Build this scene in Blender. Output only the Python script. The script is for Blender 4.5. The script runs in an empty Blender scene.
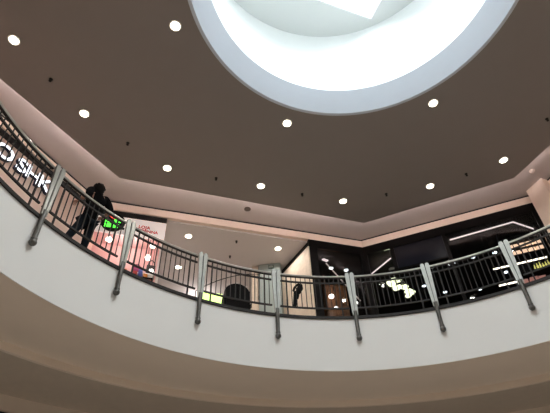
import bpy, bmesh, math, random
from mathutils import Vector, Matrix
random.seed(4)
S = bpy.context.scene
C = S.collection
PI = math.pi
# ------------------------------------------------------------------ materials
def _tree(name):
    m = bpy.data.materials.new(name); m.use_nodes = True
    nt = m.node_tree
    return m, nt, nt.nodes['Principled BSDF']
def mat(name, col, rough=.6, metal=0., var=.06, scale=6., bump=0., bscale=60., emit=None, estr=0., spec=.5):
    """procedural paint / metal / cloth: noise varies the colour a little, fine noise bumps it"""
    m, nt, p = _tree(name)
    N = nt.nodes; L = nt.links
    tc = N.new('ShaderNodeTexCoord'); no = N.new('ShaderNodeTexNoise')
    no.inputs['Scale'].default_value = scale; no.inputs['Detail'].default_value = 4
    L.new(tc.outputs['Object'], no.inputs['Vector'])
    mx = N.new('ShaderNodeMix'); mx.data_type = 'RGBA'
    mx.inputs['A'].default_value = (*[c*(1-var) for c in col], 1)
    mx.inputs['B'].default_value = (*[min(1, c*(1+var)) for c in col], 1)
    L.new(no.outputs['Fac'], mx.inputs['Factor'])
    L.new(mx.outputs['Result'], p.inputs['Base Color'])
    p.inputs['Roughness'].default_value = rough; p.inputs['Metallic'].default_value = metal
    p.inputs['Specular IOR Level'].default_value = spec
    if bump:
        n2 = N.new('ShaderNodeTexNoise'); n2.inputs['Scale'].default_value = bscale
        L.new(tc.outputs['Object'], n2.inputs['Vector'])
        b = N.new('ShaderNodeBump'); b.inputs['Strength'].default_value = bump; b.inputs['Distance'].default_value = .01
        L.new(n2.outputs['Fac'], b.inputs['Height']); L.new(b.outputs['Normal'], p.inputs['Normal'])
    if emit:
        p.inputs['Emission Color'].default_value = (*emit, 1); p.inputs['Emission Strength'].default_value = estr
    return m
def glass(name, tint, refl=.06):
    m = bpy.data.materials.new(name); m.use_nodes = True
    nt = m.node_tree; N = nt.nodes; L = nt.links; N.clear()
    o = N.new('ShaderNodeOutputMaterial'); t = N.new('ShaderNodeBsdfTransparent'); g = N.new('ShaderNodeBsdfGlossy')
    t.inputs['Color'].default_value = (*tint, 1); g.inputs['Roughness'].default_value = .02
    f = N.new('ShaderNodeFresnel'); f.inputs['IOR'].default_value = 1.22
    mx = N.new('ShaderNodeMixShader')
    L.new(f.outputs['Fac'], mx.inputs['Fac']); L.new(t.outputs[0], mx.inputs[1]); L.new(g.outputs[0], mx.inputs[2])
    L.new(mx.outputs[0], o.inputs['Surface'])
    return m
def brick(name, c1, c2, mortar, sx, sy, rough=.5, ms=.01):
    m, nt, p = _tree(name); N = nt.nodes; L = nt.links
    tc = N.new('ShaderNodeTexCoord'); b = N.new('ShaderNodeTexBrick')
    b.inputs['Color1'].default_value = (*c1, 1); b.inputs['Color2'].default_value = (*c2, 1); b.inputs['Mortar'].default_value = (*mortar, 1)
    b.inputs['Scale'].default_value = 1; b.inputs['Brick Width'].default_value = sx; b.inputs['Row Height'].default_value = sy
    b.inputs['Mortar Size'].default_value = ms; b.offset = 0
    L.new(tc.outputs['Object'], b.inputs['Vector']); L.new(b.outputs['Color'], p.inputs['Base Color'])
    p.inputs['Roughness'].default_value = rough
    return m
def wood(name, c1, c2):
    m, nt, p = _tree(name); N = nt.nodes; L = nt.links
    tc = N.new('ShaderNodeTexCoord'); w = N.new('ShaderNodeTexWave'); w.inputs['Scale'].default_value = 5; w.inputs['Distortion'].default_value = 6
    r = N.new('ShaderNodeMix'); r.data_type = 'RGBA'; r.inputs['A'].default_value = (*c1, 1); r.inputs['B'].default_value = (*c2, 1)
    L.new(tc.outputs['Object'], w.inputs['Vector']); L.new(w.outputs['Fac'], r.inputs['Factor']); L.new(r.outputs['Result'], p.inputs['Base Color'])
    p.inputs['Roughness'].default_value = .45
    return m
M = dict(
    ceil=mat('taupe ceiling paint', (.265, .235, .22), .9, var=.03, scale=3),
    soffit=mat('upper soffit paint', (.56, .50, .48), .9, var=.03),
    fascia=mat('white balcony plaster', (.745, .75, .735), .75, var=.02, scale=2, bump=.05, bscale=25),
    under=mat('beige soffit plaster', (.88, .75, .63), .85, var=.03, scale=2),
    lip=mat('pale ring plaster', (.60, .66, .74), .8, var=.02),
    disc=mat('grey white drum ceiling', (.55, .57, .56), .8, var=.01),
    drum=mat('white drum plaster', (.76, .78, .775), .8, var=.01),
    band=mat('pinkish wall paint', (.88, .72, .62), .8, var=.03),
    pink_wall=mat('pale pink wall paint', (.82, .66, .59), .8, var=.03),
    white=mat('white painted board', (.85, .80, .77), .6, var=.02),
    board=mat('glowing white board', (.85, .80, .77), .5, var=.02, emit=(1, .84, .79), estr=.38),  # white board with a glow of its own in the material
    gap=mat('black shadow joint', (.012, .011, .012), .9),
    dark=mat('black lacquer panel', (.005, .0045, .005), .5, var=.2, spec=.09),
    darker=mat('black store ceiling', (.010, .0095, .010), .8, spec=.1),
    bluish=mat('blue black gloss panel', (.004, .006, .014), .3, var=.1, spec=.15),
    corr=mat('corridor ceiling paint', (.66, .61, .60), .9, var=.02),
    corr_wall=mat('corridor wall paint', (.62, .56, .55), .85, var=.03),
    stone=mat('cream stone cladding', (.80, .68, .56), .7, var=.22, scale=7, bump=.5, bscale=18),
    teal=mat('grey green pier paint', (.36, .42, .41), .7),
    tile=brick('beige floor tiles', (.84, .74, .64), (.80, .70, .60), (.35, .3, .25), .8, .8, .25),
    upfloor=brick('cream upper floor tiles', (.62, .55, .48), (.58, .51, .44), (.35, .3, .25), .6, .6, .25),
    steel=mat('brushed stainless steel', (.46, .45, .42), .34, 1., var=.08, scale=20),
    postmetal=mat('satin grey steel plate', (.275, .275, .255), .36, .8, var=.15, scale=14),
    iron=mat('dark bronze painted iron', (.014, .012, .011), .5, .0, var=.15, spec=.25),
    rod=mat('worn dark steel', (.11, .107, .10), .4, .8, var=.3, scale=16),
    lens=mat('warm lamp lens', (1, .95, .85), .5, emit=(1, .90, .70), estr=9),
    ring=mat('white lamp ring', (.85, .82, .76), .5),
    led=mat('pinkish strip light', (1, .9, .9), .5, emit=(1, .86, .82), estr=32.0),
    led_store=mat('store strip light', (1, .9, .85), .5, emit=(1, .82, .78), estr=1.15),
    led_dim=mat('dim store strip light', (1, .9, .85), .5, emit=(1, .80, .70), estr=.38),
    spot=mat('small cool lamp lens', (1, 1, 1), .5, emit=(.85, .95, 1), estr=10),
    tube=mat('warm tube light', (1, 1, .9), .5, emit=(1, .88, .66), estr=5),
    petal=mat('milky glowing glass', (1, 1, .85), .3, emit=(.96, 1, .62), estr=2.2),
    globe=mat('opal globe glass', (1, 1, 1), .3, emit=(1, .93, .82), estr=6),
    letter=mat('white lit letter face', (1, 1, 1), .4, emit=(.85, .9, 1), estr=1.6),
    navy=mat('navy letter side', (.012, .017, .05), .5),
    red=mat('red vinyl letters', (.62, .06, .07), .5),
    green=mat('green lit panel', (.1, .9, .1), .4, emit=(.10, 1, .06), estr=1.5),
    redlit=mat('red lit panel', (.9, .1, .06), .4, emit=(1, .08, .05), estr=1.0),
    lime=mat('lime lit panel', (.7, .9, .3), .4, emit=(.68, 1, .30), estr=1.6),
    rubber=mat('black rubber', (.006, .006, .0065), .7, spec=.1),
    recess=mat('shaded beige plaster', (.68, .575, .47), .9),  # beige plaster darkened, the recess shade is put into the colour
    pinkshop=mat('rose shop wall', (.85, .56, .55), .8, var=.05),
    magenta=mat('magenta leather', (.35, .05, .16), .5),
    blackbag=mat('black leather', (.03, .022, .03), .5),
    wood=wood('brown panelling', (.30, .15, .07), (.20, .09, .04)),
    niche=mat('amber lit niche', (.9, .7, .5), .5, emit=(1, .66, .42), estr=1.3),
    rosebox=mat('glowing rose carton', (.80, .42, .34), .6, emit=(1, .42, .32), estr=.25),  # faint emission built into the carton colour
    amber=mat('glowing yellow bottle glass', (.75, .7, .2), .2, emit=(.85, .8, .2), estr=.7),  # bottle colour also emits, glow put into the material
    hoodie=mat('black jersey cloth', (.005, .005, .006), .95, var=.3, scale=18, spec=.05),
    jeans=mat('dark navy denim', (.010, .014, .020), .9, var=.3, scale=25, spec=.1),
    skin=mat('skin', (.40, .22, .16), .55),
    hair=mat('black hair', (.005, .0045, .0045), .7, var=.3, scale=60, spec=.1),
    eye=mat('eye', (.05, .04, .04), .2),
    shoe=mat('grey trainers', (.12, .12, .13), .7),
    exit=mat('dark green sign plate', (.03, .06, .05), .5),
    sensor=mat('cream plastic', (.80, .68, .62), .5),
    grille=mat('grey speaker grille', (.13, .10, .085), .6),
    cartons={})
for nm, c in dict(red=(.6, .06, .05), blue=(.10, .14, .5), orange=(.8, .3, .05), green=(.1, .3, .12), white=(.8, .78, .75), brown=(.25, .08, .05)).items():
    M['cartons'][nm] = mat(nm + ' printed carton', c, .5)
M['sky_glass'] = glass('skylight glass', (.97, .99, 1))
M['shop_glass'] = glass('shopfront glass', (.80, .81, .84))
# ------------------------------------------------------------------ builders
def link(name, bm, m, parent=None, smooth=False):
    me = bpy.data.meshes.new(name)
    bmesh.ops.recalc_face_normals(bm, faces=bm.faces[:])
    bm.to_mesh(me); bm.free()
    me.materials.append(m)
    if smooth:
        for p in me.polygons: p.use_smooth = True
        try: me.set_sharp_from_angle(angle=math.radians(40))
        except Exception: pass
    o = bpy.data.objects.new(name, me); C.objects.link(o)
    if parent: o.parent = parent
    return o
def tag(o, label, cat, group=None):
    o['label'] = label; o['category'] = cat
    if group: o['group'] = group
    return o
def thing(name, label, cat, loc=(0, 0, 0), rz=0, group=None):
    o = bpy.data.objects.new(name, None); C.objects.link(o)
    o.location = loc; o.rotation_euler = (0, 0, rz); o.empty_display_size = .1
    return tag(o, label, cat, group)
TRIM = [10]
def struct(name, bm, m, smooth=False, parent=None):
    if name.startswith('trim_') and not name[5:].isdigit():
        TRIM[0] += 1; name = 'trim_%d' % TRIM[0]
    o = link(name, bm, m, parent, smooth); o['kind'] = 'structure'
    return o
def box(bm, c, s, rz=0, bevel=0):
    r = bmesh.ops.create_cube(bm, size=1, matrix=Matrix.Translation(c) @ Matrix.Rotation(rz, 4, 'Z') @ Matrix.Diagonal((*s, 1)))
    if bevel:
        es = list({e for v in r['verts'] for e in v.link_edges})
        bmesh.ops.bevel(bm, geom=es, offset=bevel, segments=2, affect='EDGES', profile=.6)
    return bm
def nb(): return bmesh.new()
def prism(bm, pts, z0, z1):
    lo = [bm.verts.new((x, y, z0)) for x, y in pts]; hi = [bm.verts.new((x, y, z1)) for x, y in pts]
    n = len(pts)
    bm.faces.new(lo[::-1]); bm.faces.new(hi)
    for i in range(n): bm.faces.new((lo[i], lo[(i+1) % n], hi[(i+1) % n], hi[i]))
    return bm
def ring_prism(bm, inner, outer, z0, z1):
    n = len(inner)
    V = [[bm.verts.new((x, y, z)) for x, y in P] for P, z in ((inner, z0), (outer, z0), (outer, z1), (inner, z1))]
    for i in range(n):
        j = (i+1) % n
        for k in range(4):
            a, b = V[k], V[(k+1) % 4]
            bm.faces.new((a[i], a[j], b[j], b[i]))
    return bm
def circ(r, n=128): return [(r*math.sin(2*PI*i/n), r*math.cos(2*PI*i/n)) for i in range(n)]
def revolve(bm, prof, n=128, closed=True, a0=0, a1=2*PI):
    """profile of (r, z) points swept round the z axis"""
    full = abs(a1-a0-2*PI) < 1e-6
    k = n if full else n+1
    R = [[bm.verts.new((r*math.sin(a0+(a1-a0)*i/n), r*math.cos(a0+(a1-a0)*i/n), z)) for r, z in prof] for i in range(k)]
    m = len(prof)
    for i in range(n):
        a, b = R[i], R[(i+1) % k]
        for j in range(m if closed else m-1):
            bm.faces.new((a[j], a[(j+1) % m], b[(j+1) % m], b[j]))
    if not full and closed:
        bm.faces.new(R[0]); bm.faces.new(R[-1][::-1])
    return bm
def tube(bm, pts, r, n=10, cap=True):
    pts = [Vector(p) for p in pts]
    rs = r if isinstance(r, (list, tuple)) else [r]*len(pts)
    rings = []; up = None
    for i, p in enumerate(pts):
        t = (pts[min(i+1, len(pts)-1)] - pts[max(i-1, 0)]).normalized()
        if up is None or abs(up.dot(t)) > .95: up = Vector((0, 0, 1)) if abs(t.z) < .9 else Vector((1, 0, 0))
        s = t.cross(up).normalized(); u = s.cross(t).normalized(); up = u
        rings.append([bm.verts.new(p + rs[i]*(math.cos(2*PI*k/n)*s + math.sin(2*PI*k/n)*u)) for k in range(n)])
    for a, b in zip(rings, rings[1:]):
        for k in range(n): bm.faces.new((a[k], a[(k+1) % n], b[(k+1) % n], b[k]))
    if cap: bm.faces.new(rings[0][::-1]); bm.faces.new(rings[-1])
    return bm
def ball(bm, c, r, u=16, v=10, sc=(1, 1, 1)):
    bmesh.ops.create_uvsphere(bm, u_segments=u, v_segments=v, radius=r, matrix=Matrix.Translation(c) @ Matrix.Diagonal((*sc, 1)))
    return bm
def pol(r, a, z): return Vector((r*math.sin(a), r*math.cos(a), z))
def copy_tree(o, parent=None):
    c = o.copy(); C.objects.link(c)
    if parent: c.parent = parent
    for ch in [k for k in C.objects if k.parent == o]: copy_tree(ch, c)
    return c
def text_mesh(name, body, size, depth, m, parent, loc, rot, spacing=1.):
    cu = bpy.data.curves.new(name, 'FONT'); cu.body = body; cu.size = size; cu.extrude = depth/2; cu.offset = size*(.035 if m is M['red'] else .012)
    cu.align_x = 'CENTER'; cu.align_y = 'CENTER'; cu.space_character = spacing
    t = bpy.data.objects.new(name + '_tmp', cu); C.objects.link(t)
    dg = bpy.context.evaluated_depsgraph_get(); me = bpy.data.meshes.new_from_object(t.evaluated_get(dg))
    bpy.data.objects.remove(t); bpy.data.curves.remove(cu)
    me.name = name; me.materials.clear(); me.materials.append(m)
    o = bpy.data.objects.new(name, me); C.objects.link(o)
    o.parent = parent; o.location = loc; o.rotation_euler = rot
    return o

# ------------------------------------------------------------------ key dimensions (axis of the atrium = z axis)
RS = 5.985                 # balcony edge radius
ZF = 6.64                  # upper floor
ZR = 7.79                  # handrail
ZC = 10.52                 # floating ceiling panel
ZU = 10.80                 # soffit above the cove
ZL = 5.45                  # underside of the balcony
TRAY = [(-7.89, 1.21), (-5.84, 5.0), (.93, 7.36), (4.89, 5.67)]
TRAY += [(-x, -y) for x, y in TRAY]
WALL = [(-8.83, 1.38), (-6.80, 6.06), (1.01, 8.57), (5.86, 6.69)]
WALL += [(-x, -y) for x, y in WALL]

class Face:                # a wall line: u along it, d outwards, z up
    def __init__(s, a, b):
        s.a = Vector((*a, 0)); v = Vector((*b, 0)) - s.a; s.len = v.length; s.t = v.normalized()
        s.n = Vector((-s.t.y, s.t.x, 0))
        if s.n.dot(s.a) < 0: s.n = -s.n
        s.rz = math.atan2(s.t.y, s.t.x)
    def p(s, u, d, z): return s.a + s.t*u + s.n*d + Vector((0, 0, z))
    def box(s, bm, u0, u1, d0, d1, z0, z1, bevel=0):
        return box(bm, s.p((u0+u1)/2, (d0+d1)/2, (z0+z1)/2), (abs(u1-u0), abs(d1-d0), abs(z1-z0)), s.rz, bevel)
FL = Face(WALL[0], WALL[1]); FA = Face(WALL[1], WALL[2]); FB = Face(WALL[2], WALL[3])

# ------------------------------------------------------------------ shell
struct('floor', prism(nb(), circ(17.6, 96), -.2, 0), M['tile'])
struct('floor.001', revolve(nb(), [(RS+.19, ZF-.12), (17.6, ZF-.12), (17.6, ZF), (RS+.19, ZF)], 160), M['upfloor'])
struct('wall_balcony', revolve(nb(), [(RS, ZL), (RS+.18, ZL), (RS+.18, ZF-.002), (RS, ZF-.002)], 200), M['fascia'], True)
struct('ceiling', revolve(nb(), [(RS+.006, ZL-.006), (7.719, ZL-.006), (7.719, ZL+.2), (RS+.20, ZL+.2)], 200), M['under'], True)
struct('trim_1', revolve(nb(), [(7.72, ZL-.15), (7.80, ZL-.15), (7.80, ZL+.45), (7.72, ZL+.45)], 160), M['under'], True)
struct('ceiling.001', revolve(nb(), [(7.75, ZL+.42), (8.2, ZL+.40), (9.2, ZL+.12), (10.3, ZL+.02), (10.3, ZL+.5), (7.75, ZL+.5)], 160), M['recess'], True)
struct('trim_2', revolve(nb(), [(10.2, ZL-.28), (10.36, ZL-.28), (10.36, ZL+.2), (10.2, ZL+.2)], 128), M['under'], True)
struct('window_1', revolve(nb(), [(10.3, 0), (10.36, 0), (10.36, ZL-.28), (10.3, ZL-.28)], 128), M['dark'], True)
# floating octagonal ceiling with its round opening
def oct_hit(poly, a):
    d = Vector((math.sin(a), math.cos(a)))
    best = None
    for (x0, y0), (x1, y1) in zip(poly, poly[1:] + poly[:1]):
        ex, ey = x1-x0, y1-y0; den = d.x*ey - d.y*ex
        if abs(den) < 1e-9: continue
        t = (x0*ey - y0*ex)/den; s = (x0*d.y - y0*d.x)/den
        if t > 0 and -1e-6 <= s <= 1+1e-6: best = t if best is None else max(best, t)
    return d*best
angs = sorted([2*PI*i/160 for i in range(160)] + [math.atan2(x, y) % (2*PI) for x, y in TRAY])
struct('ceiling.002', ring_prism(nb(), [(3.19*math.sin(a), 3.19*math.cos(a)) for a in angs], [tuple(oct_hit(TRAY, a)) for a in angs], ZC, ZC+.09), M['ceil'])
angw = sorted([2*PI*i/120 for i in range(120)] + [math.atan2(x, y) % (2*PI) for x, y in WALL])
struct('ceiling.003', ring_prism(nb(), [(5*math.sin(a), 5*math.cos(a)) for a in angw], [tuple(oct_hit(WALL, a)*1.01) for a in angw], ZU, ZU+.1), M['soffit'])
# ring lip, drum and skylight
struct('trim_3', revolve(nb(), [(3.19, ZC-.004), (3.26, ZC-.004), (2.97, 11.02), (2.90, 11.02)], 160), M['lip'], True)
struct('ceiling.004', revolve(nb(), [(2.96, 11.0), (3.55, 11.0), (3.55, 11.06), (2.96, 11.06)], 128), M['drum'])
struct('wall_drum', revolve(nb(), [(3.48, 11.0), (3.62, 11.0), (3.62, 14.75), (3.48, 14.75)], 160), M['drum'], True)
SQ = [(3.25*math.sin(math.radians(23.2+90*k)), 3.25*math.cos(math.radians(23.2+90*k))) for k in range(4)]
angd = sorted([2*PI*i/120 for i in range(120)] + [math.atan2(x, y) % (2*PI) for x, y in SQ])
struct('ceiling.005', ring_prism(nb(), [tuple(oct_hit(SQ, a)) for a in angd], [(3.6*math.sin(a), 3.6*math.cos(a)) for a in angd], 14.60, 14.75), M['disc'])
struct('window_2', prism(nb(), [(x*1.03, y*1.03) for x, y in SQ], 14.76, 14.78), M['sky_glass'])
# hidden outer shell keeps the daylight out
struct('wall_outer', revolve(nb(), [(17.6, 0), (17.8, 0), (17.8, 11.4), (17.6, 11.4)], 96), M['dark'])
struct('ceiling.006', revolve(nb(), [(3.63, 11.25), (17.8, 11.25), (17.8, 11.4), (3.63, 11.4)], 96), M['dark'])
# cove strip lights lying on the edge of the floating ceiling
for i in range(8):
    (x0, y0), (x1, y1) = TRAY[i], TRAY[(i+1) % 8]
    if i not in (0, 1, 2, 3, 7): continue
    f = Face((x0, y0), (x1, y1)); bm = nb()
    f.box(bm, .12, f.len-.12, -.16, -.12, ZC+.092, ZC+.125)
    o = link('cove_light', bm, M['led'])
    tag(o, 'pink white strip light hidden in the cove above the octagonal ceiling edge', 'light', 'cove strip lights on the octagonal ceiling edge')

# walls of the upper storey
for i in range(8):
    f = Face(WALL[i], WALL[(i+1) % 8])
    name = ['wall_left', 'wall_back', 'wall_right', 'wall_side', 'wall_side', 'wall_front', 'wall_front', 'wall_side'][i]
    bm = nb(); f.box(bm, -.02, f.len+.02, .0, .12, 10.50, 10.746); struct('trim_band', bm, M['band'])
    bm = nb(); f.box(bm, -.02, f.len+.02, .002, .14, 10.747, 10.81); struct('trim_joint', bm, M['gap'])  # flush black strip, stands in for the shadow in the gap
    if i >= 3 or i == 0:
        bm = nb(); f.box(bm, 0, f.len, .06, .20, ZF, 10.30); struct(name, bm, M['pink_wall'])
        bm = nb(); f.box(bm, 0, f.len, .05, .20, 10.30, 10.50); struct('trim_recess', bm, M['gap'])
bm = nb(); FA.box(bm, -.02, 2.0, .05, .2, 10.30, 10.50); struct('trim_recess', bm, M['gap'])

# ---- shop on the left of the back wall: white board with red lettering over a rose display
bm = nb(); FA.box(bm, 0, 2.0, .04, .12, 9.72, 10.30); struct('wall_back', bm, M['board'])
bm = nb(); FA.box(bm, 1.93, 2.0, .04, 1.4, ZF, 9.72); FA.box(bm, 1.93, 2.0, .121, 1.4, 9.72, 10.48); struct('wall_back', bm, M['white'])
bm = nb(); FA.box(bm, 0, 1.93, 1.3, 1.4, ZF, 10.3); struct('wall_back', bm, M['pinkshop'])
bm = nb(); FA.box(bm, 0, 1.93, .121, 1.3, 10.2, 10.28); struct('ceiling.007', bm, M['pinkshop'])
bm = nb(); FA.box(bm, -.1, 0, .06, 1.4, ZF, 10.48); struct('wall_back', bm, M['pink_wall'])
lt = thing('shop_lettering', 'two rows of red lettering on the white board above the rose shop', 'sign', FA.p(1.50, .028, 9.98), FA.rz)
text_mesh('lettering', 'LOJA', .14, .012, M['red'], lt, (-.09, 0, .055), (PI/2, 0, 0), 1.05)
text_mesh('lettering', 'FEMININA', .125, .012, M['red'], lt, (.03, 0, -.075), (PI/2, 0, 0), .95)

# ---- sign with lit letters on the left wall
sg = thing('shop_sign', 'white lit shop letters with navy sides on the pink left wall', 'sign', FL.p(2.76, .0, 9.87), FL.rz)
for k, (ch, du) in enumerate((('O', -.56), ('S', -.07), ('H', .29), ('K', .63))):
    l = text_mesh('letter', ch, .56, .09, M['navy'], sg, (du, 0, .0), (PI/2, 0, 0))
    l.scale = (1.2, 1, 1); fce = text_mesh('letter_face', ch, .54, .01, M['letter'], l, (0, 0, .052), (0, 0, 0))
    fce['label'] = 'white lit face'

# ---- corridor
RW0 = Vector((-.78, 7.99, 0)); RWd = Vector((-.478, .878, 0)).normalized()
fr = Face((RW0.x, RW0.y), ((RW0+RWd*6.2).x, (RW0+RWd*6.2).y))
nrm = Vector((RWd.y, -RWd.x, 0))        # to the right of the corridor
def rwbox(bm, s0, s1, d0, d1, z0, z1):
    c = RW0 + RWd*(s0+s1)/2 + nrm*(d0+d1)/2
    return box(bm, (c.x, c.y, (z0+z1)/2), (s1-s0, d1-d0, z1-z0), math.atan2(RWd.y, RWd.x))
struct('wall_corridor', rwbox(nb(), 0, 6.2, 0, .14, ZF, 10.22), M['stone'])
struct('trim_recess', rwbox(nb(), 0, 6.2, .05, .14, 10.22, 10.45), M['gap'])
cA = FA.p(2.0, .12, 0); cB = FA.p(6.36, .12, 0)
cD = FA.p(2.0, 7, 0); cE = RW0 + RWd*7
struct('ceiling.008', prism(nb(), [(cA.x, cA.y), (cB.x, cB.y), (cE.x, cE.y), (cD.x, cD.y)], 10.45, 10.5), M['corr'])
bm = nb(); FA.box(bm, 1.9, 2.0, 1.41, 6.4, ZF, 10.45); struct('wall_corridor', bm, M['corr_wall'])
bm = nb(); FA.box(bm, 1.9, 4.9, 6.4, 6.5, ZF, 10.45); struct('wall_corridor', bm, M['corr_wall'])
pr = Face((-2.38, 9.22), (-1.66, 9.14))
bm = nb(); pr.box(bm, 0, .72, 0, .4, ZF, 10.44, .01); o = struct('wall_pier', bm, M['teal'])
bm = nb(); box(bm, (-2.51, 9.42, (ZF+10.44)/2), (.2, .25, 10.44-ZF), .1, .01); struct('wall_pier', bm, M['stone'])
ex = thing('exit_sign', 'small dark green sign plate high on the grey pier in the corridor', 'sign', pr.p(.42, -.02, 10.30), pr.rz)
link('plate', box(nb(), (0, 0, 0), (.17, .03, .13), 0, .004), M['exit'], ex)
link('sign_face', box(nb(), (0, -.017, 0), (.13, .004, .08)), M['teal'], ex)

# ---- dark shopfront to the right of the corridor (back wall) and along the right wall
bm = nb(); FA.box(bm, 6.36, FA.len+.12, .0, .12, 10.2, 10.50); struct('wall_back', bm, M['dark'])
bm = nb(); FB.box(bm, -.12, 5.2, .0, .12, 10.2, 10.50); struct('wall_right', bm, M['dark'])
bm = nb(); FA.box(bm, 6.36, 6.62, .0, .12, ZF, 10.2); struct('wall_back', bm, M['dark'])
bm = nb(); FA.box(bm, FA.len-.12, FA.len, .0, .1, ZF, 10.2); struct('trim_post', bm, M['dark'])
for u0, u1, zb in ((0, .1, ZF), (.83, .95, 9.43), (2.42, 2.52, ZF), (5.0, 5.2, ZF)):
    bm = nb(); FB.box(bm, u0, u1, .0, .1, zb, 10.2); struct('trim_post', bm, M['dark'])
bm = nb(); FA.box(bm, 6.62, FA.len-.12, .04, .055, ZF, 10.2); struct('window_3', bm, M['shop_glass'])
bm = nb(); FB.box(bm, .1, .83, .04, .055, 9.43, 10.2); struct('window_4', bm, M['shop_glass'])
bm = nb(); FB.box(bm, 2.52, 5.0, .04, .055, ZF, 10.2); struct('window_5', bm, M['shop_glass'])
bm = nb(); FB.box(bm, .1, 2.42, .04, .055, ZF, 9.39); struct('window_6', bm, M['shop_glass'])
dp = nb(); FB.box(dp, .95, 2.42, .02, .07, 9.43, 10.2, .006)
bm = nb(); FB.box(bm, .1, 2.42, .02, .08, 9.39, 9.429); struct('trim_transom', bm, M['dark'])
tag(link('dark_screen', dp, M['bluish']), 'glossy blue-black panel in the upper shopfront of the right wall', 'screen')
# interior of the dark store
q = [FA.p(6.5, .12, 0), FA.p(FA.len, .12, 0), FB.p(5.2, .12, 0), FB.p(6.2, 5.0, 0), FA.p(6.2, 4.6, 0)]
struct('ceiling.009', prism(nb(), [(v.x, v.y) for v in q], 10.2, 10.3), M['darker'])
bm = nb(); FB.box(bm, -2.2, 6.2, 4.4, 4.5, ZF, 10.2); struct('wall_store', bm, M['darker'])
# strip lights in the store ceiling
def strip(a, b, label, w=.035, m='led_store'):
    z = 10.17; bm = nb()
    d = Vector((*b, 0)) - Vector((*a, 0)); c = (Vector((*a, 0)) + Vector((*b, 0)))/2
    box(bm, (c.x, c.y, z), (d.length, w, .03), math.atan2(d.y, d.x))
    tag(link('strip_light', bm, M[m]), label, 'light', 'strip lights in the dark store ceiling')
strip((-.18, 8.90), (1.20, 11.4), 'slanting strip light in the store ceiling behind the pane nearest the stone wall', .03, 'led_dim')
strip((-.30, 8.66), (-.14, 8.78), 'short bright strip light at the near end of the slanting one beside the stone wall', .09)
strip((1.89, 8.78), (1.39, 9.64), 'short strip light in the store ceiling behind the narrow pane at the wall corner')
strip((3.58, 7.93), (5.26, 7.18), 'long strip light in the store ceiling above the lit shelves')
strip((5.26, 7.18), (6.14, 7.62), 'strip light bending back from the long one beside the pale pillar')
# small ceiling spots
base = None
for k, ((x, y), lab) in enumerate([((0, 9.2), 'small white ceiling spot in the store, above the brown panelling'),
        ((.51, 9.36), 'small bluish ceiling spot in the store near the wall corner'),
        ((3.36, 9.41), 'leftmost spot of the row just above the handrail in the dark store'),
        ((4.01, 9.22), 'middle spot of the row just above the handrail in the dark store'),
        ((4.58, 8.93), 'rightmost spot of the row just above the handrail in the dark store'),
        ((5.22, 8.73), 'small blue spot left of the rightmost railing post'),
        ((6.35, 9.06), 'bluish spot between the lit shelf rows and the tube light'),
        ((3.34, 10.58), 'spot deep in the store right beside the second post from the right'),
        ((4.2, 11.06), 'large spot low in the dark store seen between balusters'),
        ((5.42, 10.96), 'flat bright spot low in the dark store left of the short tube light'),
        ((5.99, 9.91), 'tiny spot below the long tube light')]):
    t = thing('ceiling_spot', lab, 'light', (x, y, 10.2), 0, 'small spots in the dark store ceiling')
    if k == 0:
        bezel = link('bezel', revolve(nb(), [(.062, -.03), (.078, -.03), (.078, 0), (.062, 0)], 20), M['ring'], t)
        eye_ = link('lens', revolve(nb(), [(0.0005, -.044), (.04, -.038), (.062, -.024), (.062, -.005), (.0005, -.005)], 20), M['spot'], t)
    else:
        for src in (bezel, eye_):
            c = src.copy(); C.objects.link(c); c.parent = t
# brown panelled booth inside the store
bm = nb(); FA.box(bm, 7.2, 8.2, 1.55, 1.7, ZF, 10.0); FA.box(bm, 7.2, 7.26, 1.1, 1.55, ZF, 10.0)
tag(link('wood_screen', bm, M['wood']), 'brown wooden screen lit by a globe behind the first dark pane', 'screen')
def globe(name, loc, r, zc, label, grp, m='globe'):
    t = thing(name, label, 'lamp', (loc.x, loc.y, zc), 0, grp)
    link('cord', tube(nb(), [(0, 0, 0), (0, 0, -(zc-loc.z)+r)], .006, 6), M['rubber'], t)
    link('cap', revolve(nb(), [(.0005, 0), (.05, 0), (.05, -.03), (.0005, -.05)], 16), M['rubber'], t)
    link('globe', ball(nb(), (0, 0, loc.z-zc), r, 16, 10, (1, 1, .85)), M[m], t)
    return t
globe('pendant_lamp', FA.p(7.50, 1.3, 9.35), .085, 10.2, 'round pendant globe glowing in front of the brown wooden screen', 'pendants in the dark store')
globe('pendant_lamp', FA.p(7.64, 1.35, 8.98), .06, 10.2, 'small lower pendant globe just under the first in front of the brown screen', 'pendants in the dark store')
globe('pendant_lamp', FA.p(8.25, 1.1, 9.1), .05, 10.2, 'small pendant globe seen beside the fifth railing post', 'pendants in the dark store')
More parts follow.
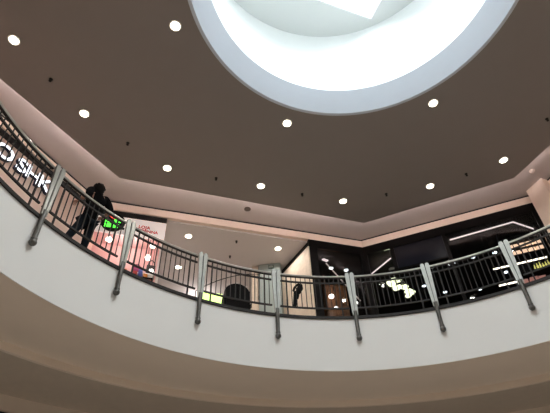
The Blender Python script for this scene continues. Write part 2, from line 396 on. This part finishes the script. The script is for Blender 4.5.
# chandelier of glowing glass flowers
CB = 1.3
ch = thing('chandelier', 'cluster of pale green glowing glass blooms hanging in the dark store', 'chandelier', FB.p(.66, 1.2, 10.2), FB.rz)
link('canopy', revolve(nb(), [(.0005, 0), (.12, 0), (.10, -.05), (.0005, -.06)], 24), M['steel'], ch)
link('stem', tube(nb(), [(0, 0, -.04), (0, 0, -.75)], .012, 8), M['steel'], ch)
bm0 = None
for (u, z, r, dd) in [(.37, 9.72, .085, 0), (.50, 9.80, .09, .05), (.62, 9.79, .075, .1), (.42, 9.58, .08, -.1), (.52, 9.47, .09, .0), (.60, 9.56, .075, .12),
                   (.78, 9.44, .085, 0), (.87, 9.30, .09, .08), (.95, 9.18, .085, -.04), (.82, 9.16, .07, .1)]:
    bm = nb(); u += .12; r *= CB
    for k in range(6):
        a = k*PI/3
        ball(bm, (u-.66+math.cos(a)*r*.6, dd+math.sin(a)*r*.6, z-10.2), r*.6, 10, 6, (1, 1, .7))
    ball(bm, (u-.66, dd, z-10.2-.01), r*.6, 10, 6)
    bl = link('glass_bloom', bm, M['petal'], ch, True)
    link('arm', tube(nb(), [(0, 0, -.5), ((u-.66)*.5, dd*.5, -.42), (u-.66, dd, z-10.2+r*.35)], .008, 6), M['steel'], bl)
# table light below
# lit display unit on the right
su = thing('display_shelf', 'tall dark shelving unit with amber lit niches beside the pale pillar', 'shelf', FB.p(0, .62, ZF), FB.rz)
bm = nb(); box(bm, (4.52, .42, 1.85), (1.06, .04, 3.7)); link('back_panel', bm, M['dark'], su)
for u in (3.99, 5.05): link('side_panel', box(nb(), (u, .24, 1.85), (.04, .36, 3.7)), M['dark'], su)
for z in (.2, 1.62, 2.10, 2.68, 2.88, 3.12, 3.68): link('shelf_board', box(nb(), (4.52, .22, z), (1.02, .34, .03)), M['dark'], su)
k = 0
for row, (z0, nm) in enumerate(((9.34, 'lower'), (9.54, 'upper'))):
    zz = 9.52+.035 if row == 0 else 9.76+.016
    for j, (ua, ub) in enumerate(((4.02, 4.16), (4.19, 4.40), (4.42, 4.62), (4.64, 4.80), (4.82, 5.02))):
        bm = nb(); z0_ = ZF + (2.695 if row == 0 else 2.895); h = .14 if row == 0 else .17
        FB.box(bm, ua, ub, .70, .92, z0_+.003, z0_+h, .008)
        tag(link('lantern_box', bm, M['niche']), 'amber glowing paper box, %s from left in the %s lit row of the shelves' % (('first', 'second', 'third', 'fourth', 'fifth')[j], nm), 'box', 'glowing paper boxes on the shelving unit')
for j, (ua, ub) in enumerate(((4.02, 4.26), (4.32, 4.52), (4.54, 4.72), (4.76, 4.90))):
    bm = nb(); FB.box(bm, ua, ub, .68, .90, ZF+1.64, ZF+1.64+(.24, .26, .24, .2)[j], .006)
    tag(link('rose_carton', bm, M['rosebox']), 'rose coloured carton, %s on the low shelf under the yellow bottles' % ('leftmost', 'second from left', 'third from left', 'rightmost')[j], 'box', 'rose cartons on the low shelf')
for j in range(6):
    u = 4.58 + j*.075; h = .17 + .03*(j % 3)
    b = FB.p(u, .76, ZF+2.118)
    t = thing('glass_bottle', 'yellow glass bottle, %s in the row on the shelf right of the tube light' % ('first', 'second', 'third', 'fourth', 'fifth', 'sixth')[j], 'bottle', b, 0, 'yellow bottles on the shelving unit')
    link('bottle_body', revolve(nb(), [(.0005, 0), (.028, 0), (.028, h*.6), (.011, h*.75), (.011, h), (.0005, h)], 14), M['amber'], t, True)
    link('stopper', revolve(nb(), [(.0005, h), (.013, h), (.013, h+.025), (.0005, h+.025)], 10), M['rubber'], t)
for (ua, ub, d, z, lab) in ((3.50, 4.94, .58, 8.985, 'long warm tube light hanging across the shelving'), (3.48, 3.95, .58, 8.44, 'short warm tube light low beside the rightmost post')):
    t = thing('tube_light', lab, 'light', FB.p((ua+ub)/2, d, z), FB.rz, 'tube lights at the shelving')
    w = (ub-ua)/2
    link('tube', tube(nb(), [(-w, 0, 0), (w, 0, 0)], .022, 10), M['tube'], t)
    for s in (-1, 1):
        link('end_cap', tube(nb(), [(s*w, 0, 0), (s*(w+.02), 0, 0)], .026, 10), M['rubber'], t)
        link('hanger', tube(nb(), [(s*w*.8, 0, .02), (s*w*.8, 0, 10.2-z)], .004, 5), M['rubber'], t)

# pale pillar at the right corner
bm = nb(); P0 = Vector((5.65, 6.54, 0)); P1 = Vector((5.87, 6.01, 0))
fp = Face((P0.x, P0.y), (P1.x, P1.y)); fp.box(bm, 0, .58, 0, .45, ZF, ZU-.002, .006)
struct('wall_pillar', bm, M['band'])

# ------------------------------------------------------------------ lamps and fittings in the ceiling
proto = None
def downlight(x, y, z, label, group):
    global proto
    if proto is None:
        proto = t = thing('downlight', label, 'light', (x, y, z), 0, group)
        link('trim_ring', revolve(nb(), [(.095, -.012), (.118, -.012), (.122, 0), (.095, 0)], 32), M['ring'], t, True)
        link('lens', revolve(nb(), [(.0005, -.034), (.045, -.031), (.08, -.022), (.096, -.008), (.096, -.001), (.0005, -.001)], 32), M['lens'], t, True)
    else:
        t = copy_tree(proto); t.location = (x, y, z); tag(t, label, 'light', group)
    return t
def beam(x, y, z, e, size=172, col=(1, .93, .85), blend=.35):
    l = bpy.data.lights.new('downlight_beam', 'SPOT'); l.energy = e; l.spot_size = math.radians(size); l.spot_blend = blend
    l.shadow_soft_size = .09; l.color = col
    o = bpy.data.objects.new('downlight_beam', l); C.objects.link(o); o.location = (x, y, z-.05)
E_IN, E_OUT, E_CORR = 95, 45, 60
for (x, y), lab in (((-3.57, .85), 'ceiling downlight close to the left side of the round skylight'), ((-1.37, 3.41), 'ceiling downlight just below the skylight ring, middle of the photo'), ((2.05, 3.01), 'ceiling downlight to the right below the skylight ring')):
    downlight(x, y, ZC, lab, 'downlights near the skylight'); beam(x, y, ZC, E_IN)
for (x, y), lab in (((-6.85, 1.0), 'leftmost ceiling downlight at the upper left picture edge'), ((-6.06, 2.87), 'ceiling downlight above the first railing post at the left cove edge'),
        ((-4.51, 4.71), 'ceiling downlight above the left corner of the octagonal ceiling'), ((-2.11, 5.54), 'ceiling downlight over the corridor opening'),
        ((.21, 6.31), 'ceiling downlight nearest the middle corner of the octagonal ceiling'), ((2.6, 5.84), 'ceiling downlight over the blue-black panel'),
        ((4.35, 4.96), 'rightmost ceiling downlight near the pale pillar')):
    downlight(x, y, ZC, lab, 'downlights along the octagonal ceiling edge'); beam(x, y, ZC, E_OUT)
for a in (90, 145, 200, 235):
    x, y, _ = pol(3.66, math.radians(a), 0); downlight(x, y, ZC, 'ceiling downlight on the camera side of the skylight', 'downlights behind the camera'); beam(x, y, ZC, E_IN)
for a in (110, 150, 190, 230):
    x, y, _ = pol(6.5, math.radians(a), 0); downlight(x, y, ZC, 'ceiling downlight over the balcony on the camera side', 'downlights behind the camera'); beam(x, y, ZC, E_OUT)
for (x, y), lab in (((-4.42, 7.52), 'corridor downlight right of the white lettered board'), ((-1.71, 8.36), 'corridor downlight above the grey pier with the sign plate'), ((-5.03, 9.15), 'lower corridor downlight seen through the balusters')):
    downlight(x, y, 10.45, lab, 'downlights in the corridor'); beam(x, y, 10.45, E_CORR)
def sprinkler(x, y, z, lab):
    t = thing('sprinkler', lab, 'sprinkler', (x, y, z), 0, 'sprinkler heads')
    link('escutcheon', revolve(nb(), [(.0005, 0), (.04, 0), (.03, -.02), (.0005, -.022)], 16), M['iron'], t)
    link('deflector', revolve(nb(), [(.0005, -.02), (.012, -.02), (.012, -.06), (.032, -.062), (.032, -.068), (.0005, -.068)], 14), M['iron'], t)
for (x, y), lab in (((-6.47, 1.93), 'small black sprinkler between the two leftmost downlights'), ((-5.3, 3.81), 'small black sprinkler above the left corner of the octagonal ceiling'), ((-3.29, 5.16), 'small black sprinkler right of the left corner downlight'),
        ((-.97, 5.94), 'small black sprinkler left of the middle corner downlight'), ((1.41, 6.09), 'small black sprinkler right of the middle corner downlight'), ((3.49, 5.42), 'small black sprinkler left of the rightmost downlight'), ((4.96, 3.63), 'small black sprinkler at the right picture edge')):
    sprinkler(x, y, ZC, lab)
sprinkler(-2.99, 7.88, 10.45, 'sprinkler in the corridor ceiling between its two upper downlights')
sprinkler(-3.27, 8.66, 10.45, 'deeper sprinkler in the corridor ceiling just above the handrail')
t = thing('ceiling_speaker', 'round dark ceiling speaker in the cove soffit over the corridor', 'speaker', (-2.57, 6.79, ZU))
link('rim', revolve(nb(), [(.08, -.012), (.10, -.012), (.10, 0), (.08, 0)], 28), M['grille'], t)
link('grille', revolve(nb(), [(.0005, -.008), (.08, -.008), (.08, -.001), (.0005, -.001)], 28), M['grille'], t)
t = thing('smoke_detector', 'cream dome smoke detector on the soffit above the pale pillar', 'detector', (5.5, 5.7, ZU))
link('base', revolve(nb(), [(.0005, 0), (.075, 0), (.075, -.025), (.0005, -.025)], 24), M['sensor'], t)
link('dome', revolve(nb(), [(.0005, -.085), (.03, -.078), (.055, -.05), (.06, -.025), (.0005, -.025)], 24), M['sensor'], t, True)

# ------------------------------------------------------------------ balcony railing
A0, DA = -.308, .303
struct('trim_4', revolve(nb(), [(5.95, ZF), (6.17, ZF), (6.17, ZF+.062), (5.95, ZF+.062)], 200), M['iron'])
RR = 6.0
def arc(bm, r, z, a0, a1, w, h, n=24):
    return revolve(bm, [(r-w/2, z-h/2), (r+w/2, z-h/2), (r+w/2, z+h/2), (r-w/2, z+h/2)], n, True, a0, a1)
NP = {-3: 'steel railing post furthest left, by the lit letters', -2: 'steel railing post between the person and the white lettered board', -1: 'steel railing post in front of the corridor, left of the black cabinet', 0: 'steel railing post right of the black cabinet, before the grey pier',
      1: 'steel railing post in front of the brown wooden screen', 2: 'steel railing post right of the glowing chandelier', 3: 'steel railing post furthest right, before the lit shelves'}
hr = tag(link('handrail', tube(nb(), [pol(RR-.015, A0+DA*(-5.2+10.4*i/150), ZR-.022) for i in range(151)], .024, 12), M['steel'], None, True), 'long curved stainless handrail running along the top of the balcony railing', 'handrail')
pp = None
for k in range(-5, 6):
    a = A0+DA*k
    lab = NP.get(k, 'steel railing post outside the photo on the same balcony')
    loc = pol(RR-.07, a, ZF)
    if pp is None:
        pp = t = thing('railing_post', lab, 'post', loc, -a, 'steel posts of the balcony railing')
        for s in (-1, 1):
            bm = nb(); pts = [(s*.006, .06), (s*.060, .06), (s*.106, 1.12), (s*.103, 1.165), (s*.085, 1.195), (s*.05, 1.205), (s*.02, 1.19), (s*.010, 1.15)]
            fr_ = [bm.verts.new((x, -.022, z)) for x, z in pts]; bk = [bm.verts.new((x, .022, z)) for x, z in pts]
            bm.faces.new(fr_); bm.faces.new(bk[::-1])
            for i in range(len(pts)): j = (i+1) % len(pts); bm.faces.new((fr_[i], fr_[j], bk[j], bk[i]))
            bmesh.ops.bevel(bm, geom=bm.edges[:], offset=.006, segments=2, affect='EDGES')
            link('plate', bm, M['postmetal'], t)
        link('web', box(nb(), (0, .006, .62), (.034, .016, 1.0)), M['iron'], t)
        br_ = link('bracket_rod', tube(nb(), [(0, .0, .16), (0, .0, .0), (0, 0, -.46)], [.05, .046, .040], 14), M['rod'], t, True)
        bm = nb(); ball(bm, (0, -.002, -.49), .062, 18, 12); link('ball_foot', bm, M['rod'], t, True)
        bm = nb(); revolve(bm, [(.0005, -.43), (.05, -.43), (.05, -.405), (.0005, -.405)], 18); link('collar', bm, M['rod'], br_)
        bm = nb(); box(bm, (0, .05, 1.06), (.05, .09, .03)); box(bm, (0, .05, .28), (.05, .09, .03)); link('rail_clamp', bm, M['iron'], t)
    else:
        t = copy_tree(pp); t.location = loc; t.rotation_euler = (0, 0, -a); tag(t, lab, 'post', 'steel posts of the balcony railing')
PN = {-4: 'curved dark railing panel at the left picture edge below the lit letters', -3: 'curved dark railing panel in front of the leaning person', -2: 'curved dark railing panel before the rose shop display', -1: 'curved dark railing panel before the black cabinet in the corridor',
      0: 'curved dark railing panel before the stone wall with the hanging strap', 1: 'curved dark railing panel before the glowing chandelier', 2: 'curved dark railing panel before the row of small spots', 3: 'curved dark railing panel at the right picture edge before the lit shelves'}
pan = None; NB = 14
for k in range(-5, 5):
    a = A0+DA*(k+.5); lab = PN.get(k, 'curved dark railing panel outside the photo on the same balcony')
    if pan is None:
        pan = t = thing('baluster_railing', lab, 'railing', (0, 0, ZF), -a, 'baluster panels of the balcony railing')
        h = DA/2-.016
        link('upper_rail', arc(nb(), RR, .955, -h, h, .036, .034), M['iron'], t)
        link('lower_rail', arc(nb(), RR, .28, -h, h, .036, .034), M['iron'], t)
        link('cap_rail', arc(nb(), RR, 1.098, -h, h, .045, .022), M['iron'], t)
        for i in range(NB):
            b = -h + 2*h*(i+.5)/NB
            thick = i in (1, 12)
            x, y, _ = pol(RR, b, 0); bm = nb()
            box(bm, (x, y, .69 if not thick else .585), (.028 if thick else .016, .028 if thick else .016, .80 if not thick else 1.01), -b)
            link('baluster', bm, M['iron'], t)
    else:
        t = copy_tree(pan); t.rotation_euler = (0, 0, -a); tag(t, lab, 'railing', 'baluster panels of the balcony railing')

# strap knotted on the railing
th = math.radians(-12.3)
sp = thing('strap', 'black strap with a loop knotted on the railing before the stone wall', 'strap', pol(RR+.06, th, ZF+.95), -th)
bm = nb(); tube(bm, [(.03, 0, .0), (-.03, 0, -.05), (-.085, 0, -.12), (-.11, 0, -.2), (-.07, 0, -.26), (-.0, 0, -.22), (.05, 0, -.12), (.07, 0, -.02)], [.024, .026, .03, .034, .045, .072, .078, .05], 10); link('loop', bm, M['rubber'], sp, True)
bm = nb(); tube(bm, [(-.07, 0, -.22), (-.085, 0, -.4), (-.10, 0, -.58), (-.105, 0, -.62)], [.04, .042, .046, .04], 10); link('tail', bm, M['rubber'], sp, True)
bm = nb(); tube(bm, [(-.02, .01, -.24), (-.02, .01, -.33), (-.03, .01, -.40)], [.045, .04, .03], 10); link('tail', bm, M['rubber'], sp, True)

# ------------------------------------------------------------------ corridor objects
cab_p = FA.p(3.92, -1.0, ZF)
cb = thing('cabinet', 'black round-topped cabinet standing at the mouth of the corridor', 'cabinet', cab_p, FA.rz)
def arch_outline(w, h, sh, n=20):
    return [(-w, 0), (w, 0), (w, sh)] + [(w*math.cos(PI*i/n), sh+(h-sh)*math.sin(PI*i/n)) for i in range(1, n)] + [(-w, sh)]
def slab_xz(bm, pts, y0, y1):
    a = [bm.verts.new((x, y0, z)) for x, z in pts]; b = [bm.verts.new((x, y1, z)) for x, z in pts]
    bm.faces.new(a); bm.faces.new(b[::-1])
    for i in range(len(pts)): j = (i+1) % len(pts); bm.faces.new((a[i], a[j], b[j], b[i]))
    return bm
link('body', slab_xz(nb(), arch_outline(.31, 1.27, 1.0), 0, .45), M['rubber'], cb)
link('frame', slab_xz(nb(), arch_outline(.325, 1.285, 1.0), .02, .06), M['rubber'], cb)
for s in (-1, 1): link('door', slab_xz(nb(), [(s*.02, .1), (s*.27, .1), (s*.27, 1.0), (s*.2, 1.12), (s*.02, 1.19)], -.018, -.002), M['rubber'], cb)
for x, z in ((-.23, 1.22), (-.02, 1.295), (.23, 1.22)):
    link('knob', ball(nb(), (x, .06, z), .042, 12, 8, (1.3, 1, 1)), M['corr_wall'], cb, True)
ap = []
for u, z in ((2.9, 7.57), (3.06, 7.70), (3.23, 7.81), (3.42, 7.93), (3.57, 8.01), (3.72, 8.08), (3.88, 8.145), (4.05, 8.20), (4.2, 8.235), (4.37, 8.265), (4.5, 8.275)):
    ap.append(tuple(FA.p(u, -1.0, z)))
base_pt = FA.p(2.9, -1.0, ZF)
arch = thing('arched_pole', 'thin dark arched pole curving over the black cabinet', 'pole', base_pt)
bp = Vector(base_pt)
link('pole', tube(nb(), [Vector((0, 0, .03))] + [Vector(p)-bp for p in ap], .011, 8), M['iron'], arch, True)
link('foot', revolve(nb(), [(.0005, 0), (.14, 0), (.13, .03), (.0005, .035)], 24), M['iron'], arch)
gp = FA.p(3.62, .5, 8.24)
gl = thing('light_box', 'lime green lit sign box low behind the railing, left of the black cabinet', 'sign', FA.p(3.5, .5, ZF), FA.rz)
link('stand', box(nb(), (0, .1, .78), (.62, .12, 1.56), 0, .01), M['white'], gl)
link('lit_face', box(nb(), (0, .03, 1.70), (.62, .05, .28), 0, .01), M['lime'], gl)
link('frame', box(nb(), (0, .09, 1.70), (.66, .06, .32), 0, .01), M['white'], gl)

# ------------------------------------------------------------------ rose shop: pendants and goods
for (u, d, z, r, lab) in ((1.72, .35, 9.67, .075, 'bright pendant globe right under the white lettered board'), (1.64, .35, 9.25, .085, 'pendant globe below the first one in the rose shop'), (1.80, .35, 8.82, .075, 'lowest pendant globe over the goods in the rose shop'), (.52, .35, 9.69, .085, 'pendant globe behind the railing under the round green sign')):
    globe('pendant_lamp', FA.p(u, d, z), r, 10.2, lab, 'pendants in the rose shop')
ct = thing('display_counter', 'dark red display counter in the rose shop behind the railing', 'counter', FA.p(0, .22, ZF), FA.rz)
link('body', box(nb(), (.97, .3, .94), (1.74, .5, 1.88), 0, .01), M['cartons']['brown'], ct)
link('counter_top', box(nb(), (.97, .3, 1.90), (1.80, .56, .04), 0, .006), M['dark'], ct)
zt = ZF+1.922
names = ['red', 'white', 'brown', 'green', 'orange', 'red', 'white', 'orange', 'blue', 'red', 'blue', 'orange', 'white']
for j, nm in enumerate(names):
    u = .14+j*.138; h = (.16, .22, .12, .19, .25, .14)[j % 6]
    bm = nb(); FA.box(bm, u-.055, u+.055, .30, .46, zt+.001, zt+h, .005)
    tag(link('carton', bm, M['cartons'][nm]), '%s carton on the counter of the rose shop, %s from the left' % (nm, ('first', 'second', 'third', 'fourth', 'fifth', 'sixth', 'seventh', 'eighth', 'ninth', 'tenth', 'eleventh', 'twelfth', 'thirteenth')[j]), 'box', 'cartons on the shop counter')
def bag(u, d, z, w, h, m, lab):
    t = thing('handbag', lab, 'bag', FA.p(u, d, z), FA.rz)
    bm = nb(); box(bm, (0, 0, h/2), (w, .12, h), 0, .02); link('bag_body', bm, m, t, True)
    link('bag_flap', box(nb(), (0, -.064, h*.72), (w*.96, .012, h*.45), 0, .004), m, t)
    link('strap', tube(nb(), [(math.cos(PI*i/10)*w*.36, 0, h+math.sin(PI*i/10)*h*.55) for i in range(11)], .014, 8), m, t, True)
sh = thing('wall_shelf', 'thin white shelf holding two bags in the rose shop', 'shelf', FA.p(1.58, .6, 8.80), FA.rz)
link('board', box(nb(), (0, 0, 0), (.64, .3, .03), 0, .004), M['white'], sh)
link('hanger', tube(nb(), [(-.30, .1, .01), (-.30, .1, 1.4)], .008, 6), M['steel'], sh); link('hanger', tube(nb(), [(.30, .1, .01), (.30, .1, 1.4)], .008, 6), M['steel'], sh)
bag(1.40, .6, 8.816, .24, .22, M['magenta'], 'magenta handbag with a ring strap on the rose shop shelf')
bag(1.77, .6, 8.816, .24, .34, M['blackbag'], 'black handbag at the right edge of the rose shop shelf')
# round hanging sign with lit tiles
rs = thing('blade_sign', 'round black sign with green and red lit tiles beside the person', 'sign', FA.p(.58, -.22, 9.87), FA.rz)
bm = nb(); 
r_ = bmesh.ops.create_cone(bm, cap_ends=True, segments=40, radius1=.30, radius2=.30, depth=.06, matrix=Matrix.Rotation(PI/2, 4, 'X')); link('disc', bm, M['rubber'], rs)
bm = nb(); tube(bm, [(.30*math.cos(2*PI*i/40), 0, .30*math.sin(2*PI*i/40)) for i in range(41)], .022, 8, False); link('rim', bm, M['iron'], rs, True)
link('bracket', tube(nb(), [(.1, .02, .27), (.1, .25, .27)], .014, 8), M['iron'], rs)
def tile(pts, m, lab):
    o = link('lit_tile', slab_xz(nb(), pts, -.045, -.031), m, rs); o['label'] = lab
tile([(-.12, .17), (.06, .19), (.08, .07), (-.04, .10)], M['redlit'], 'red lit tile')
tile([(.02, .05), (.10, .13), (.20, .10), (.20, -.02), (.06, -.02)], M['green'], 'green lit tile')
tile([(-.20, .02), (-.10, .05), (.0, -.05), (-.20, -.06)], M['green'], 'green lit tile')
tile([(-.20, -.09), (-.02, -.09), (-.02, -.21), (-.20, -.21)], M['green'], 'green lit tile')
tile([(.03, -.09), (.17, -.08), (.15, -.21), (.03, -.21)], M['green'], 'green lit tile')

# ------------------------------------------------------------------ person leaning on the railing
pa = math.radians(-60.0)
per = thing('person', 'person in black top and dark jeans leaning against the balcony railing', 'person', pol(RR, pa, ZF), -pa)
def skin(name, V, E, R, m, parent, root=0, sub=2):
    me = bpy.data.meshes.new(name); me.from_pydata([Vector(v) for v in V], E, []); o = bpy.data.objects.new(name + '_tmp', me); C.objects.link(o)
    md = o.modifiers.new('s', 'SKIN'); md.use_smooth_shade = True
    for i, sv in enumerate(me.skin_vertices[0].data):
        r = R[i]; sv.radius = r if isinstance(r, tuple) else (r, r); sv.use_root = (i == root)
    o.modifiers.new('d', 'SUBSURF').levels = sub
    o.modifiers['d'].render_levels = sub
    dg = bpy.context.evaluated_depsgraph_get(); dg.update()
    m2 = bpy.data.meshes.new_from_object(o.evaluated_get(dg)); bpy.data.objects.remove(o)
    m2.name = name; m2.materials.clear(); m2.materials.append(m)
    for p in m2.polygons: p.use_smooth = True
    r = bpy.data.objects.new(name, m2); C.objects.link(r); r.parent = parent
    return r
# x = to the right in the photo, y = away from the atrium, z = up; the railing is at y = 0
J = dict(pel=(.10, .31, .96), sp=(.10, .26, 1.16), ch=(.08, .20, 1.37), nk=(.05, .18, 1.54), hd=(.03, .17, 1.60),
         sl=(-.11, .20, 1.53), el=(-.19, .075, 1.27), hl=(-.22, .33, 1.235), sr=(.30, .20, 1.55), er=(.385, .075, 1.27), hrr=(.42, .33, 1.235),
         hpl=(.01, .31, .88), kl=(-.13, .36, .50), al=(-.25, .40, .09), tl=(-.29, .55, .045), hpr=(.19, .31, .88), kr=(.21, .36, .50), ar=(.20, .40, .09), tr=(.22, .55, .045))
order = ['pel', 'sp', 'ch', 'nk', 'hd', 'sl', 'el', 'hl', 'sr', 'er', 'hrr', 'hpl', 'kl', 'al', 'tl', 'hpr', 'kr', 'ar', 'tr']
ix = {k: i for i, k in enumerate(order)}
E_ = [('pel', 'sp'), ('sp', 'ch'), ('ch', 'nk'), ('nk', 'hd'), ('ch', 'sl'), ('sl', 'el'), ('el', 'hl'), ('ch', 'sr'), ('sr', 'er'), ('er', 'hrr'), ('pel', 'hpl'), ('hpl', 'kl'), ('kl', 'al'), ('al', 'tl'), ('pel', 'hpr'), ('hpr', 'kr'), ('kr', 'ar'), ('ar', 'tr')]
R = dict(pel=(.14, .10), sp=(.12, .09), ch=(.15, .105), nk=(.055, .055), hd=(.075, .085), sl=.075, el=.048, hl=.030, sr=.075, er=.048, hrr=.030, hpl=.088, kl=.058, al=.040, tl=.035, hpr=.088, kr=.058, ar=.040, tr=.035)
body = skin('body', [J[k] for k in order], [(ix[a], ix[b]) for a, b in E_], [R[k] for k in order], M['skin'], per)
# clothes follow the body
def sub_skin(name, keys, edges, grow, m, cut=None):
    V = [J[k] if not isinstance(k, tuple) else k[1] for k in keys]
    kk = [k if not isinstance(k, tuple) else k[0] for k in keys]
    rr = []
    for k in keys:
        r = R[k] if not isinstance(k, tuple) else k[2]
        rr.append((r[0]+grow, r[1]+grow) if isinstance(r, tuple) else r+grow)
    return skin(name, V, [(kk.index(a), kk.index(b)) for a, b in edges], rr, m, per)
sub_skin('black_top', [('sp', J['sp'], (.165, .125)), ('ch', J['ch'], (.19, .135)), ('hem', (.10, .31, .93), (.175, .14)), ('nb', (.06, .19, 1.52), (.085, .075)), ('sl', J['sl'], .105), ('el', J['el'], .072), ('cl', (-.2, .15, 1.26), .050), ('sr', J['sr'], .105), ('er', J['er'], .072), ('cr', (.392, .15, 1.26), .050)],
         [('sp', 'ch'), ('sp', 'hem'), ('ch', 'nb'), ('ch', 'sl'), ('sl', 'el'), ('el', 'cl'), ('ch', 'sr'), ('sr', 'er'), ('er', 'cr')], 0, M['hoodie'])
sub_skin('jeans', ['pel', 'hpl', 'kl', 'al', 'hpr', 'kr', 'ar'], [('pel', 'hpl'), ('hpl', 'kl'), ('kl', 'al'), ('pel', 'hpr'), ('hpr', 'kr'), ('kr', 'ar')], .020, M['jeans'])
for a, tname in (('al', 'tl'), ('ar', 'tr')):
    A_ = J[a]; T_ = J[tname]
    skin('shoe', [(A_[0], A_[1]-.05, .05), (A_[0]*.5+T_[0]*.5, A_[1]*.5+T_[1]*.5, .05), (T_[0], T_[1]+.02, .045)], [(0, 1), (1, 2)], [.048, .052, .040], M['shoe'], per)
# head: shape, face and hair
def at_head(x, y, z): return (J['hd'][0]+x, J['hd'][1]+y, J['hd'][2]+z)
bm = nb(); ball(bm, at_head(0, 0, .015), .1, 20, 14, (.80, .98, 1.14))
ball(bm, at_head(0, .03, -.06), .06, 14, 10, (.9, 1, .8))
ball(bm, at_head(0, .098, -.005), .018, 10, 8, (.8, 1.1, 1.5))
for s in (-1, 1): ball(bm, at_head(s*.083, -.01, .0), .026, 10, 8, (.4, .8, 1.2))
link('head', bm, M['skin'], per, True)
for s in (-1, 1): link('eye', ball(nb(), at_head(s*.032, .086, .02), .012, 10, 8), M['eye'], per, True)
link('mouth', ball(nb(), at_head(0, .083, -.052), .022, 10, 6, (1, .35, .28)), M['magenta'], per, True)
bm = nb(); ball(bm, at_head(0, -.022, .03), .122, 20, 14, (.98, 1.0, 1.02)); 
for k in range(40):
    a = random.uniform(0, 2*PI); e = random.uniform(.05, 1.3)
    ball(bm, at_head(.108*math.cos(a)*math.cos(e), -.03+.10*math.sin(a)*math.cos(e), .03+.115*math.sin(e)), .026, 8, 6)
link('hair', bm, M['hair'], per, True)
# relaxed hands in front of the body, five slightly curled fingers each
for s, key in ((-1, 'hl'), (1, 'hrr')):
    w = Vector(J[key])
    V = [tuple(w), (w.x, w.y+.035, w.z+.002), (w.x, w.y+.055, w.z)]; E2 = [(0, 1), (1, 2)]; RRd = [(.030, .020), (.038, .016), (.036, .014)]
    for fi, (fx, ln) in enumerate(((-.03, .85), (-.01, 1.), (.01, .95), (.03, .75))):
        b = len(V)
        V += [(w.x+fx, w.y+.07, w.z), (w.x+fx*1.1, w.y+.07+.035*ln, w.z-.01), (w.x+fx*1.1, w.y+.07+.055*ln, w.z-.034), (w.x+fx*1.05, w.y+.07+.058*ln, w.z-.06)]
        E2 += [(2, b), (b, b+1), (b+1, b+2), (b+2, b+3)]; RRd += [.010, .0095, .009, .008]
    b = len(V)
    V += [(w.x-s*.045, w.y+.03, w.z-.004), (w.x-s*.068, w.y+.055, w.z-.016), (w.x-s*.07, w.y+.075, w.z-.034)]; E2 += [(1, b), (b, b+1), (b+1, b+2)]; RRd += [.013, .011, .009]
    skin('hand', V, E2, RRd, M['skin'], per, 0, 1)

# ------------------------------------------------------------------ light and camera
def area(name, loc, size, e, col, rot=(0, 0, 0)):
    l = bpy.data.lights.new(name, 'AREA'); l.energy = e; l.size = size; l.color = col
    o = bpy.data.objects.new(name, l); C.objects.link(o); o.location = loc; o.rotation_euler = rot
    return o
pl = area('skylight_portal', (0, 0, 14.755), 4.5, 1, (1, 1, 1)); pl.rotation_euler = (0, 0, math.radians(23.2+45)*-1)
pl.data.cycles.is_portal = True
def lamp(x, y, z, e, col, r=.05):
    l = bpy.data.lights.new('fill_glow', 'POINT'); l.energy = e; l.color = col; l.shadow_soft_size = r
    o = bpy.data.objects.new('fill_glow', l); C.objects.link(o); o.location = (x, y, z)
v = FA.p(1.0, .7, 9.9); lamp(v.x, v.y, v.z, 14, (1, .85, .78))
v = FA.p(7.5, 1.2, 9.5); lamp(v.x, v.y, v.z, 5, (1, .75, .5))
v = FA.p(3.6, 4.0, 10.0); lamp(v.x, v.y, v.z, 30, (1, .95, .92))  # unseen fill light without a fixture, added to brighten the corridor
W = bpy.data.worlds.new('overcast sky'); S.world = W; W.use_nodes = True
bg = W.node_tree.nodes['Background']; bg.inputs['Color'].default_value = (.95, .985, 1, 1); bg.inputs['Strength'].default_value = 16.0

cam = bpy.data.cameras.new('camera'); co = bpy.data.objects.new('camera', cam); C.objects.link(co); S.camera = co
f, pitch, roll = 467.96, .7225, -.0440
cr, sr_ = math.cos(roll), math.sin(roll); cp, sp_ = math.cos(pitch), math.sin(pitch)
X0 = Vector((1, 0, 0)); U0 = Vector((0, -sp_, cp)); F0 = Vector((0, cp, sp_))
rx = X0*cr + U0*sr_; ux = -X0*sr_ + U0*cr
m4 = Matrix.Identity(4)
for i in range(3): m4[i][0] = rx[i]; m4[i][1] = ux[i]; m4[i][2] = -F0[i]
m4[0][3], m4[1][3], m4[2][3] = -1.747, -3.703, 1.6
co.matrix_world = m4
cam.sensor_width = 36; cam.lens = 36*f/550; cam.clip_start = .05; cam.clip_end = 200
S.view_settings.view_transform = 'Standard'; S.view_settings.look = 'None'; S.view_settings.gamma = 1; S.view_settings.exposure = 0
S.view_settings.use_curve_mapping = False
